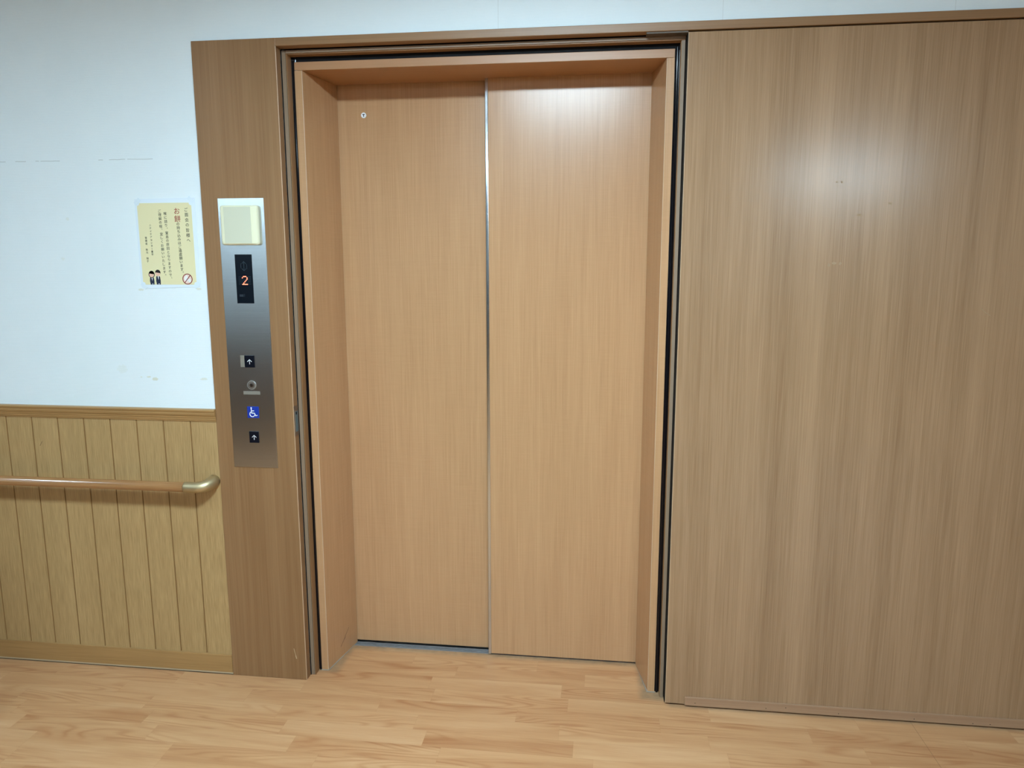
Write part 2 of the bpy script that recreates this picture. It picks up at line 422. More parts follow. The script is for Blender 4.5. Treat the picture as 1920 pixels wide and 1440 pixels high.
bm = bmesh.new(); add_box(bm, X1, X1 + 0.1, YB, 2.42, 0, CEIL); struct(bm_obj('wall_right', bm, M_far))
struct(box('trim_9', (X0, X1, YB, YB + 0.012, 0, 1.05), wood('dark_oak_dado', srgb(120, 92, 62), srgb(90, 66, 42), 'Z', rough=0.5)))
# black shaft behind everything in the lift opening
bm = bmesh.new()
add_box(bm, -1.06, 0.30, 2.66, 2.70, -0.05, 2.4)
add_box(bm, -1.06, -1.02, 2.42, 2.66, -0.05, 2.4); add_box(bm, 0.26, 0.30, 2.42, 2.66, -0.05, 2.4)
add_box(bm, -1.06, 0.30, 2.42, 2.66, 2.2, 2.24)
struct(bm_obj('trim_8', bm, M_recess), 'dark shaft lining seen in the gaps round the lift')

# wainscot: one profiled sheet with V grooves
def wainscot():
    bm = bmesh.new(); P = 0.0985; xg = -1.3838
    gs = []; x = xg + P * 1
    xs = [-1.289]
    x = xg
    prof = [(-1.289, YW - 0.006)]
    while x > X0 + 0.05:
        prof += [(x + 0.0022, YW - 0.006), (x + 0.0010, YW - 0.002), (x - 0.0010, YW - 0.002), (x - 0.0022, YW - 0.006)]
        x -= P
    prof.append((X0, YW - 0.006))
    lo, hi = 0.07, 0.935
    a = [bm.verts.new((x, y, lo)) for x, y in prof]; b_ = [bm.verts.new((x, y, hi)) for x, y in prof]
    for i in range(len(prof) - 1): bm.faces.new((a[i], a[i + 1], b_[i + 1], b_[i]))
    o = bm_obj('trim_1', bm, M_wains)
    o.data.materials.append(M_groove)
    for p in o.data.polygons:
        if min(o.data.vertices[v].co.x for v in p.vertices) > max(o.data.vertices[v].co.x for v in p.vertices) - 0.003: p.material_index = 1
    return o
w = struct(wainscot(), 'yellow oak tongue and groove wainscot with upright grooves')
bm = bmesh.new(); stroke_y(bm, [(-1.953, 0.823), (-1.949, 0.829), (-1.944, 0.838)], 0.0012, YW - 0.0062, YW - 0.0055)
bm_obj('scuff', bm, M_scr_d, w)
# chair rail moulding
bm = bmesh.new()
prof = [(YW, 0.926), (2.286, 0.926), (2.2855, 0.930), (2.2835, 0.932), (2.2835, 0.9365), (2.282, 0.939), (2.2815, 0.944), (2.279, 0.9475),
        (2.278, 0.953), (2.2785, 0.958), (2.2765, 0.961), (2.276, 0.965), (2.278, 0.9675), (2.282, 0.9685), (YW, 0.9685)]
prism_x(bm, prof, X0, -1.2885)
struct(bm_obj('trim_2', bm, M_trimx), 'moulded yellow oak dado rail on top of the wainscot')
# skirting with pale bead at the floor
sk = struct(box('baseboard_back', (X0, -1.2885, 2.2835, YW, 0.010, 0.0765), M_trimx, bev=0.0012), 'yellow oak skirting board below the wainscot')
s2 = box('silicone_bead', (X0, -1.2885, 2.2848, YW, 0.0035, 0.0105), plain('pale_bead', srgb(186, 168, 138), 0.3), sk, bev=0.001)
s2['label'] = 'pale glossy sealing bead under the skirting'
s2 = box('floor_gap', (X0, -1.2885, 2.287, YW, 0.0, 0.0036), M_hole, sk)

# ------------------------------------------------------------------ door framing (left panel, head band, inner steps)
fr = struct(thing('trim_3', (-1.15, F, 0), 'brown oak laminate framing round the lift with wide left panel', 'door frame'))
del fr['category']
bm = bmesh.new(); add_box(bm, -1.2882, -1.0125, F, 2.3200, 0, 2.137, bev=0.0018)
pn = bm_obj('side_panel', bm, M_oak, fr)
box('head_band', (-1.0128, 3.3, F, 2.3200, 2.1125, 2.137), M_oak_x, fr, bev=0.0018)
M_edge_hi = wood('pale_edge_highlight', srgb(206, 178, 148), srgb(184, 154, 122), 'Z', rough=0.4)  # edge highlights painted as thin pale strips on panel, jambs and sliding door
eb0 = box('edge_highlight', (-1.0142, -1.0121, F - 0.0004, F + 0.0030, 0.0, 2.1125), M_edge_hi, pn, bev=0.0009); eb0['label'] = 'pale front edge of the panel with its highlight painted in'
# gray steel strips and stepped boards behind
box('steel_strip', (-1.0106, -0.9982, 2.3222, 2.3265, 0, 2.1095), M_steel_strip, fr, bev=0.0006)
box('steel_strip', (-0.9975, 0.2275, 2.3222, 2.3265, 2.1005, 2.1095), M_steel_strip, fr, bev=0.0006)
box('steel_strip', (0.2168, 0.2272, 2.3285, 2.332, 0, 2.0995), M_steel_strip, fr, bev=0.0006)
box('recess_lining', (-1.0124, -1.0107, 2.3205, 2.3267, 0, 2.112), M_recess, fr)
box('inner_stop', (-1.0125, -0.9940, 2.3268, 2.357, 0, 2.1085), M_oak, fr, bev=0.0012)
box('inner_stop', (-0.9965, -0.9942, 2.3225, 2.3270, 0, 2.1085), M_oak, fr)
box('inner_stop', (-0.9940, 0.2275, 2.3268, 2.357, 2.0975, 2.1095), M_oak_x, fr, bev=0.0012)
box('inner_stop', (0.2150, 0.2275, 2.3325, 2.360, 0, 2.0975), M_oak, fr, bev=0.0010)
# black hollow seal behind
bm = bmesh.new()
add_box(bm, -1.0125, -0.9780, 2.3575, 2.372, 0, 2.125, bev=0.004); add_box(bm, 0.1975, 0.2280, 2.3615, 2.372, 0, 2.125, bev=0.003)
tube(bm, [(0.2085, 2.3600, 0.0), (0.2085, 2.3600, 2.088)], 0.0042, 12)
tube(bm, [(-0.9890, 2.3580, 0.0), (-0.9890, 2.3580, 2.088)], 0.0034, 12)
sb = bm_obj('rubber_seal', bm, M_rubber, fr); sb['label'] = 'glossy black rubber seal'
box('gap_lining', (-1.0125, 0.2275, 2.3600, 2.372, 2.080, 2.125), M_recess, fr)
# metal guide under the head band at the pocket corner
g = box('track_plate', (0.112, 0.231, 2.2895, 2.320, 2.1075, 2.1128), plain('dark_bronze_plate', srgb(84, 72, 60), 0.5, 0.3), fr, bev=0.0006)
g['label'] = 'dark metal plate under the head band'
box('pocket_lining', (0.2290, 0.2300, 2.3000, 2.345, 0, 2.112), M_recess, fr)
# strike plate let into the side panel reveal
bm = bmesh.new()
add_box(bm, -1.0126, -1.0110, 2.2850, 2.3195, 0.884, 0.984, bev=0.0005)
st = bm_obj('strike_plate', bm, M_strike, fr); st['label'] = 'small metal strike plate let into the reveal'
bm = bmesh.new(); add_box(bm, -1.0112, -1.0100, 2.2915, 2.3120, 0.897, 0.966, bev=0.0005); c1 = bm_obj('strike_cup', bm, M_bluem, st)
bm = bmesh.new(); add_box(bm, -1.0101, -1.0096, 2.2955, 2.3035, 0.955, 0.964, bev=0.0002); bm_obj('latch_hole', bm, M_recess, st)
bm = bmesh.new(); add_box(bm, -1.0124, -1.0095, 2.2860, 2.2890, 0.897, 0.973, bev=0.0004); bm_obj('lip', bm, M_chrome, st)
# scratches on the side panel
bm = bmesh.new(); stroke_y(bm, [(-1.0552, 0.1165), (-1.0528, 0.106), (-1.0492, 0.090)], 0.0016, F - 0.0002, F + 0.001)
stroke_y(bm, [(-1.0492, 0.090), (-1.0470, 0.080)], 0.003, F - 0.0002, F + 0.001)
s = bm_obj('scratch', bm, M_scr_l, pn); s['label'] = 'pale scratch low on the panel'

# ------------------------------------------------------------------ lift surround (jambs, head), sill
YJ = 2.357
ls = struct(thing('trim_4', (-0.4, YJ, 0), 'orange beech laminate lift surround with splayed jambs', 'lift surround'))
del ls['category']
bm = bmesh.new(); add_box(bm, -0.9852, 0.2005, YJ, 2.40, 2.0578, 2.0832, bev=0.0012)
bm_obj('head_face', bm, M_beech_x, ls)
bm = bmesh.new(); add_box(bm, -0.965, 0.185, YJ + 0.0012, 2.563, 2.0582, 2.0800)
bm_obj('soffit', bm, M_soffit, ls)
def jamb(xo, xi, xb, yb, m=M_beech):
    bm = bmesh.new(); s = 1 if xi > xo else -1
    b_ = 0.0016
    prism_z(bm, [(xo, YJ), (xi - s * b_, YJ), (xi, YJ + b_), (xb, yb), (xo, yb)], 0.0015, 2.0572)
    return bm_obj('jamb', bm, m, ls)
jl = jamb(-0.9852, -0.9605, -0.9215, 2.5625)
jr = jamb(0.2005, 0.1772, 0.1440, 2.5260)
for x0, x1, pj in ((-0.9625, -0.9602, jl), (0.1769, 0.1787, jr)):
    e_ = box('edge_highlight', (x0, x1, YJ - 0.0004, YJ + 0.0024, 0.0015, 2.0572), M_edge_hi, pj, bev=0.0008); e_['label'] = 'pale front edge of the jamb with its highlight painted in'
# caulk round jamb feet
bm = bmesh.new()
prism_z(bm, [(-0.987, YJ - 0.003), (-0.9580, YJ - 0.003), (-0.9255, 2.537), (-0.9300, 2.537), (-0.965, YJ), (-0.987, YJ)], 0, 0.0022)
prism_z(bm, [(0.203, YJ - 0.003), (0.1745, YJ - 0.003), (0.1440, 2.530), (0.1480, 2.530), (0.180, YJ), (0.203, YJ)], 0, 0.0022)
bm_obj('caulk_bead', bm, M_caulk, ls)
bm = bmesh.new()
for pts in ([(2.4445, 0.0445), (2.462, 0.057), (2.478, 0.069)], [(2.474, 0.070), (2.490, 0.080), (2.503, 0.092)], [(2.470, 0.062), (2.476, 0.064)]):
    for (ya, za), (yb, zb) in zip(pts, pts[1:]):
        fx = lambda y: -0.9605 + (y - YJ) * 0.0390 / 0.2055 + 0.0002
        a = Vector((fx(ya), ya, za)); b2 = Vector((fx(yb), yb, zb))
        vs = [a + Vector((0, 0, .0006)), b2 + Vector((0, 0, .0006)), b2 - Vector((0, 0, .0006)), a - Vector((0, 0, .0006))]
        q1 = [bm.verts.new(v) for v in vs]; q2 = [bm.verts.new(v - Vector((0.001, 0, 0))) for v in vs]
        bm.faces.new(q1); bm.faces.new(list(reversed(q2)))
        for i in range(4): bm.faces.new((q1[i], q2[i], q2[(i + 1) % 4], q1[(i + 1) % 4]))
s = bm_obj('scratch', bm, M_scr_d, jl); s['label'] = 'dark scratch low on the left jamb'
# grooved sill
bm = bmesh.new()
add_box(bm, -0.94, 0.16, 2.5372, 2.545, -0.03, 0.0006, bev=0.0008)
add_box(bm, -0.94, 0.16, 2.546, 2.550, -0.03, 0.0022, bev=0.0008)
add_box(bm, -0.94, 0.16, 2.550, 2.556, -0.03, -0.004)
add_box(bm, -0.94, 0.16, 2.556, 2.566, -0.03, 0.0020, bev=0.0008)
add_box(bm, -0.94, 0.16, 2.566, 2.60, -0.03, -0.006)
add_box(bm, -0.94, 0.16, 2.60, 2.64, -0.03, 0.0)
sl = bm_obj('sill', bm, M_sill, ls); sl['label'] = 'grooved aluminium door sill'

# ------------------------------------------------------------------ lift doors
d1 = struct(thing('door_1', (-0.4, 2.54, 0), 'two leaf side opening lift door in orange beech laminate', 'lift door'))
del d1['category']
lf = box('door_leaf', (-1.00, -0.385, 2.567, 2.592, 0.0085, 2.10), M_beech, d1, bev=0.001); lf['label'] = 'rear left door leaf'
rf = box('door_leaf', (-0.3905, 0.24, 2.530, 2.556, 0.0070, 2.10), M_beech, d1, bev=0.001); rf['label'] = 'front right door leaf'
e = box('edge_trim', (-0.4012, -0.3903, 2.5285, 2.557, 0.0045, 2.10), M_chrome, rf, bev=0.0022, seg=3); e['label'] = 'shiny stainless edge strip'
bm = bmesh.new(); prism_y(bm, disc_pts(-0.8305, 1.9580, 0.0092, n=28), 2.5655, 2.568)
kh = bm_obj('release_key_cap', bm, M_white, lf); kh['label'] = 'small round white key cap'
bm = bmesh.new()
prism_y(bm, [(-0.8350, 1.9620), (-0.8260, 1.9620), (-0.8262, 1.9597), (-0.8293, 1.9594), (-0.8294, 1.9530), (-0.8317, 1.9530), (-0.8317, 1.9594), (-0.8348, 1.9597)], 2.5650, 2.5656)
bm_obj('key_slot', bm, M_btn, kh)

# ------------------------------------------------------------------ sliding smoke door
d2 = struct(thing('door_2', (0.9, 2.288, 0), 'wide pale oak sliding door parked right of the lift', 'sliding door'))
del d2['category']
slab = box('door_slab', (0.2316, 1.80, 2.2885, 2.3185, 0.0065, 2.1085), M_door2, d2, bev=0.0012)
kp = box('kick_strip', (0.2945, 1.80, 2.2825, 2.2887, 0.0055, 0.0345), M_kick, d2, bev=0.0010); kp['label'] = 'narrow strip nailed along the door foot'
k0 = None
for x, z in ((0.328, 0.016), (0.555, 0.015), (0.617, 0.022), (0.782, 0.014), (1.013, 0.014), (1.189, 0.012), (1.240, 0.013)):
    if k0 is None:
        bm = bmesh.new(); prism_y(bm, disc_pts(0, 0, 0.0016, 0.0014, n=10), -0.0003, 0.0006)
        k0 = bm_obj('nail_hole', bm, M_hole, kp); k0.location = (x, 2.2825, z)
    else:
        q = k0.copy(); COL.objects.link(q); q.parent = kp; q.location = (x, 2.2825, z)
box('door_slab_edge', (0.2309, 0.2317, 2.2900, 2.3180, 0.0065, 2.1085), plain('dark_door_edge', srgb(84, 72, 48), 0.6), slab)
def smudge(cx, cz, rx, rz, mat, seed, n=26):
    rnd = random.Random(seed); bm = bmesh.new()
    pts = [(cx + rx * math.cos(a) * (0.65 + 0.5 * rnd.random()), cz + rz * math.sin(a) * (0.65 + 0.5 * rnd.random())) for a in [2 * math.pi * i / n for i in range(n)]]
    prism_y(bm, pts, 2.28842, 2.2890)
    return bm_obj('glue_mark', bm, mat, slab)
M_sm = wood('aged_glue_film', srgb(170, 140, 104), srgb(132, 104, 74), 'Z', contrast=(0.3, 0.45, 0.5), rough=0.55, seed=7.7)
smudge(0.667, 1.684, 0.0035, 0.003, M_sm, 1); smudge(0.680, 1.684, 0.0035, 0.003, M_sm, 2)
smudge(0.660, 1.446, 0.004, 0.006, M_sm, 3); smudge(0.675, 1.452, 0.008, 0.004, M_sm, 4); smudge(0.692, 1.451, 0.004, 0.005, M_sm, 5)
smudge(0.735, 1.590, 0.008, 0.003, M_sm, 6); smudge(0.818, 1.622, 0.006, 0.004, M_sm, 7)
bm = bmesh.new(); stroke_y(bm, [(1.092, 1.322), (1.100, 1.314), (1.106, 1.309), (1.118, 1.302)], 0.0022, 2.28842, 2.289)
bm_obj('scuff', bm, M_sm, slab)

box('edge_highlight', (0.2312, 0.2330, 2.2881, 2.2905, 0.0065, 2.1085), M_edge_hi, slab, bev=0.0007)['label'] = 'pale leading edge of the door with its highlight painted in'

# ------------------------------------------------------------------ lift call panel
cp = thing('elevator_call_panel', (-1.154, F, 0.772), 'tall brushed steel lift call panel on the brown side panel left of the lift doors', 'call panel')
pl = box('face_plate', (-1.2318, -1.0776, 2.2826, F + 0.001, 0.7722, 1.6597), M_steel, cp, bev=0.0007)
e = box('plate_edge', (-1.0778, -1.0766, 2.2824, F + 0.001, 0.7722, 1.6597), M_chrome, pl)
# cream cover box
def rounded(x0, x1, z0, z1, r, n=5):
    out = []
    for cx, cz, a0 in ((x1 - r, z1 - r, 0), (x0 + r, z1 - r, 90), (x0 + r, z0 + r, 180), (x1 - r, z0 + r, 270)):
        for i in range(n + 1):
            a = math.radians(a0 + 90 * i / n); out.append((cx + r * math.cos(a), cz + r * math.sin(a)))
    return out
bm = bmesh.new()
def loft(bm, loops):
    rows = [[bm.verts.new((x, y, z)) for x, z in pts] for pts, y in loops]
    n = len(rows[0])
    for a, b_ in zip(rows, rows[1:]):
        for i in range(n): bm.faces.new((a[i], a[(i + 1) % n], b_[(i + 1) % n], b_[i]))
    bm.faces.new(rows[0]); bm.faces.new(rows[-1])
loft(bm, [(rounded(-1.2160, -1.0950, 1.5135, 1.6350, 0.008), 2.2826), (rounded(-1.2180, -1.0930, 1.5120, 1.6365, 0.008), 2.2805),
          (rounded(-1.2180, -1.0930, 1.5120, 1.6365, 0.008), 2.2700), (rounded(-1.2145, -1.0965, 1.5150, 1.6335, 0.007), 2.2662),
          (rounded(-1.2040, -1.1070, 1.5165, 1.6320, 0.002), 2.2645)])
cb = bm_obj('cover_box', bm, M_cream, cp); cb['label'] = 'cream plastic box at the top of the plate'
bm = bmesh.new(); prism_y(bm, [(-1.2045, 1.5172), (-1.1140, 1.5172), (-1.1140, 1.6312), (-1.2045, 1.6312)], 2.2641, 2.2655)
bm_obj('cover_face', bm, M_creamface, cb)
# indicator
YI = 2.2818
ind = box('floor_indicator', (-1.1848, -1.1270, YI, 2.2836, 1.3250, 1.4825), M_black, cp, bev=0.0004); ind['label'] = 'black floor indicator window'
cx, cz = -1.1550, 1.4450
bm = bmesh.new()
stroke_y(bm, [(cx, cz - 0.013), (cx, cz + 0.013)], 0.0012, YI - 0.0003, YI)
stroke_y(bm, [(cx - 0.007, cz + 0.008), (cx, cz + 0.015), (cx + 0.007, cz + 0.008)], 0.0012, YI - 0.0003, YI)
stroke_y(bm, [(cx - 0.007, cz - 0.008), (cx, cz - 0.015), (cx + 0.007, cz - 0.008)], 0.0012, YI - 0.0003, YI)
stroke_y(bm, [(cx - 0.010, cz + 0.009), (cx - 0.010, cz - 0.006)], 0.0009, YI - 0.0003, YI)
stroke_y(bm, [(cx + 0.010, cz + 0.006), (cx + 0.010, cz - 0.009)], 0.0009, YI - 0.0003, YI)
bm_obj('direction_arrows', bm, M_led_off, ind)
DIG = ['01110', '10001', '00001', '00010', '00100', '01000', '11111']
bm = bmesh.new(); bo = bmesh.new()
px_, pz_ = 0.0039, 0.0042; lx, lz = -1.1738, 1.4118
for r in range(7):
    for c in range(11):
        x = lx + c * px_ + (0.0008 if False else 0); z = lz - r * pz_
        on = 3 <= c <= 7 and DIG[r][c - 3] == '1'
        prism_y(bm if on else bo, disc_pts(x, z, 0.0015 if on else 0.0009, n=8), YI - 0.0004, YI)
d = bm_obj('lit_digit', bm, M_led_on, ind); d['label'] = 'red dot matrix digit two'
bm_obj('unlit_dots', bo, M_led_off, ind)
bm = bmesh.new()
stroke_y(bm, [(-1.1730, 1.3505), (-1.1655, 1.3505)], 0.0075, YI - 0.0002, YI)
for k in range(2): stroke_y(bm, [(-1.1625 + k * 0.0042, 1.3470), (-1.1625 + k * 0.0042, 1.3545)], 0.0014, YI - 0.0002, YI)
bm_obj('unlit_text', bm, plain('faint_grey_text', srgb(30, 42, 52), 0.5), ind)
# buttons
def arrow(bm, cx, cz, s, y):
    stroke_y(bm, [(cx, cz - s), (cx, cz + s)], s * 0.24, y - 0.0003, y + 0.0002)
    stroke_y(bm, [(cx - s * 0.95, cz + s * 0.05), (cx, cz + s), (cx + s * 0.95, cz + s * 0.05)], s * 0.24, y - 0.0003, y + 0.0002)
def button(x0, x1, z0, z1, lab):
    b_ = box('call_button', (x0, x1, 2.2800, 2.2836, z0, z1), M_btn, cp, bev=0.0007); b_['label'] = lab
    bm = bmesh.new(); arrow(bm, (x0 + x1) / 2 + 0.0005, (z0 + z1) / 2 - 0.001, 0.0076, 2.2800)
    bm_obj('up_arrow', bm, M_white, b_)
    return b_
button(-1.1717, -1.1372, 1.1140, 1.1542, 'upper black up button')
button(-1.1706, -1.1372, 0.8583, 0.8975, 'lower black up button')
g = box('tactile_tab', (-1.1866, -1.1719, 2.2812, 2.2836, 1.1145, 1.1540), M_greylab, cp, bev=0.0004); g['label'] = 'light grey tab beside the upper button'
# key switch
bm = bmesh.new(); tube(bm, [(-1.1525, 2.2836, 1.0548), (-1.1525, 2.2795, 1.0548)], [0.0158, 0.0150], 32)
ks = bm_obj('key_switch', bm, plain('satin_nickel', srgb(200, 200, 196), 0.3, 0.9), cp)
bm = bmesh.new(); ring_y(bm, -1.1525, 1.0548, 0.0088, 0.0108, 2.2790, 2.2797, 32)
bm_obj('dark_ring', bm, M_strike, ks)
bm = bmesh.new(); tube(bm, [(-1.1515, 2.2797, 1.0548), (-1.1515, 2.2780, 1.0548)], [0.0075, 0.0068], 24); bm_obj('key_barrel', bm, M_chrome, ks)
bm = bmesh.new(); prism_y(bm, disc_pts(-1.1507, 1.0552, 0.0024, 0.0034, 12), 2.2776, 2.2781); bm_obj('keyhole', bm, M_recess, ks)
box('name_label', (-1.1830, -1.1243, 2.2820, 2.2836, 1.0228, 1.0345), M_greylab, cp, bev=0.0002)
# wheelchair sign
ws = box('accessibility_sign', (-1.1732, -1.1325, 2.2814, 2.2836, 0.9430, 0.9822), M_blue, cp, bev=0.0004); ws['label'] = 'blue wheelchair sign'
bm = bmesh.new(); y0, y1 = 2.2811, 2.2815
ux, uz = -1.1732, 0.9430; S = 0.0400
q = lambda a, b_: (ux + a * S, uz + b_ * S)
prism_y(bm, disc_pts(*q(0.36, 0.86), 0.0026, n=16), y0, y1)
stroke_y(bm, [q(0.36, 0.80), q(0.385, 0.42), q(0.62, 0.42), q(0.73, 0.20), q(0.86, 0.24)], 0.0030, y0, y1)
stroke_y(bm, [q(0.38, 0.62), q(0.58, 0.62)], 0.0026, y0, y1)
ring_y(bm, *q(0.44, 0.34), 0.0074, 0.0100, y0, y1, 30, math.radians(125), math.radians(345))
bm_obj('wheelchair_symbol', bm, M_white, ws)

# ------------------------------------------------------------------ handrail
hr = thing('handrail', (-1.8, 2.235, 0.709), 'round red-brown wooden handrail with metal end fixed across the yellow wainscot', 'handrail')
HZ, HY = 0.7090, 2.235
bm = bmesh.new(); tube(bm, [(X0 + 0.02, HY, HZ), (-1.3860, HY, HZ)], 0.0163, 32)
bm_obj('rail', bm, M_rail, hr, smooth=True)
bm = bmesh.new()
pts = [(-1.3870, HY, HZ, .0180), (-1.3840, HY, HZ, .0186), (-1.3700, HY, HZ, .0186), (-1.3600, HY + .0002, HZ, .0184)]
for i in range(0, 13):
    a = math.radians(90 * i / 12); rr = 0.038
    pts.append((-1.3500 + rr * math.sin(a), HY + rr * (1 - math.cos(a)), HZ + 0.007 * math.sin(a) * (i / 12), 0.0184 + 0.0034 * (i / 12)))
pts.append((-1.3118, 2.290, HZ + 0.009, 0.0222))
tube(bm, [p[:3] for p in pts], [p[3] for p in pts], 32)
eb = bm_obj('end_bracket', bm, M_champ, hr, smooth=True); eb['label'] = 'satin champagne metal elbow end'
def wall_bracket(x):
    bm = bmesh.new()
    tube(bm, [(x, 2.2895, HZ - 0.045), (x, 2.284, HZ - 0.045)], 0.026, 24)
    tube(bm, [(x, 2.286, HZ - 0.045), (x, 2.250, HZ - 0.045), (x, 2.238, HZ - 0.036), (x, HY, HZ - 0.012)], 0.007, 12)
    return bm_obj('wall_bracket', bm, M_champ, hr)
wall_bracket(-2.40)

# ------------------------------------------------------------------ notice on the wall
po = thing('notice_poster', (-1.42, 2.2945, 1.52), 'laminated pale yellow notice in vertical Japanese writing taped to the white wall', 'notice')
def tilt_box(name, pts, y0, y1, m, parent):
    bm = bmesh.new(); prism_y(bm, pts, y0, y1); return bm_obj(name, bm, m, parent)
sh = tilt_box('laminate_sheet', [(-1.5255, 1.6612), (-1.3140, 1.6642), (-1.3160, 1.3775), (-1.5190, 1.3728), (-1.5248, 1.3790)], 2.2938, 2.2952, M_sheet, po)
def notch(x0, x1, z0, z1, r):
    return [(x0 + r, z0), (x1 - r, z0), (x1 - r * .9, z0 + r * .6), (x1 - r * .5, z0 + r * .95), (x1, z0 + r), (x1, z1 - r), (x1 - r * .55, z1 - r * .9), (x1 - r * .9, z1 - r * .5),
            (x1 - r, z1), (x0 + r, z1), (x0 + r * .9, z1 - r * .5), (x0 + r * .5, z1 - r * .9), (x0, z1 - r), (x0, z0 + r), (x0 + r * .5, z0 + r * .95), (x0 + r * .9, z0 + r * .6)]
pp = tilt_box('paper', notch(-1.5170, -1.3285, 1.3850, 1.6485, 0.0085), 2.2934, 2.2940, M_paper, sh)
YP = 2.2931
def tape(cx, cz, w, h, ang):
    c, s = math.cos(ang), math.sin(ang)
    pts = [(cx + a * c - b_ * s, cz + a * s + b_ * c) for a, b_ in ((-w, -h), (w, -h), (w, h), (-w, h))]
    tilt_box('tape_corner', pts, 2.2930, 2.2936, M_tape, po)
tape(-1.5150, 1.6540, 0.012, 0.006, 0.75); tape(-1.3290, 1.6570, 0.012, 0.006, -0.75)
tape(-1.5140, 1.3810, 0.012, 0.006, -0.75); tape(-1.3270, 1.3840, 0.012, 0.006, 0.75)

ROT = set('ー')
def column(name, txt, xc, ztop, zbot, size, m, parent, xb=None, stretch=1.0):
    """upright line of characters from the centre of the first cell to the centre of the last"""
    xb = xc if xb is None else xb
    n = len(txt); bm = bmesh.new()
    for i, ch in enumerate(txt):
        if ch == '　': continue
        cu = bpy.data.curves.new('t', 'FONT'); cu.body = ch; cu.size = size; cu.resolution_u = 2
        cu.offset = size * 0.003
        ob = bpy.data.objects.new('t', cu); COL.objects.link(ob)
        dg = bpy.context.evaluated_depsgraph_get()
        me = bpy.data.meshes.new_from_object(ob.evaluated_get(dg))
        if len(me.vertices):
            xs = [v.co.x for v in me.vertices]; ys = [v.co.y for v in me.vertices]
            t = i / max(1, n - 1); cx = xc + (xb - xc) * t; cz = ztop + (zbot - ztop) * t
            mx, my = (min(xs) + max(xs)) / 2, (min(ys) + max(ys)) / 2
            if ch in '、。': ox, oz = size * 0.30, size * 0.30
            else: ox = oz = 0
            vm = {}
            for v in me.vertices:
                a, b_ = v.co.x - mx, v.co.y - my
                if ch in ROT: a, b_ = b_, -a
                vm[v.index] = bm.verts.new((cx + a + ox, YP, cz + b_ * stretch + oz))
            for p in me.polygons:
                try: bm.faces.new([vm[k] for k in p.vertices])
                except ValueError: pass
        bpy.data.objects.remove(ob, do_unlink=True); bpy.data.curves.remove(cu); bpy.data.meshes.remove(me)
    r = bmesh.ops.extrude_face_region(bm, geom=bm.faces[:])
    for v in [g_ for g_ in r['geom'] if isinstance(g_, bmesh.types.BMVert)]: v.co.y += 0.0002
    return bm_obj(name, bm, m, parent)
column('text_line', 'ご面会の皆様へ', -1.3473, 1.6265, 1.5285, 0.0135, M_ink, pp, -1.3459)
column('text_heading', 'お餅', -1.3792, 1.6225, 1.5979, 0.0225, M_red, pp)['label'] = 'large red characters'
column('text_line', 'の持ち込みはご遠慮願います。', -1.3787, 1.5810, 1.4225, 0.0120, M_ink, pp, -1.3760)
column('text_line', '喉に詰り、窒息の原因となりますので、', -1.4209, 1.6145, 1.4040, 0.0110, M_ink, pp, -1.4179)
column('text_line', 'ご理解の程、宜しくお願いいたします。', -1.4397, 1.6230, 1.4140, 0.0110, M_ink, pp, -1.4379)
column('text_line', 'ニチイケアセンター豊平', -1.4760, 1.5774, 1.4830, 0.0078, M_ink, pp)
column('text_line', '管理者　秋元　知子', -1.4944, 1.5370, 1.4613, 0.0080, M_ink, pp)
# prohibition mark with a rice cake
CX, CZ = -1.3589, 1.4033
bm = bmesh.new(); prism_y(bm, disc_pts(CX, CZ, 0.0165, n=36), YP, YP + 0.0003); pd = bm_obj('sign_ground', bm, M_pink, pp)
bm = bmesh.new(); prism_y(bm, disc_pts(CX - 0.004, CZ + 0.001, 0.0070, 0.0095, n=20), YP - 0.0002, YP)
prism_y(bm, disc_pts(CX - 0.003, CZ + 0.009, 0.0030, 0.0040, n=14), YP - 0.00025, YP - 0.0001)
prism_y(bm, disc_pts(CX + 0.007, CZ - 0.005, 0.0045, 0.0060, n=16), YP - 0.0002, YP)
bm_obj('rice_cake_picture', bm, M_ricewhite, pp)
bm = bmesh.new(); ring_y(bm, CX, CZ, 0.0150, 0.0175, YP - 0.0005, YP - 0.0002, 48)
stroke_y(bm, [(CX - 0.0105, CZ - 0.0125), (CX + 0.0105, CZ + 0.0125)], 0.0025, YP - 0.0005, YP - 0.0002)
r = bm_obj('prohibition_ring', bm, M_redring, pp); r['label'] = 'dark red circle with a slanted bar'
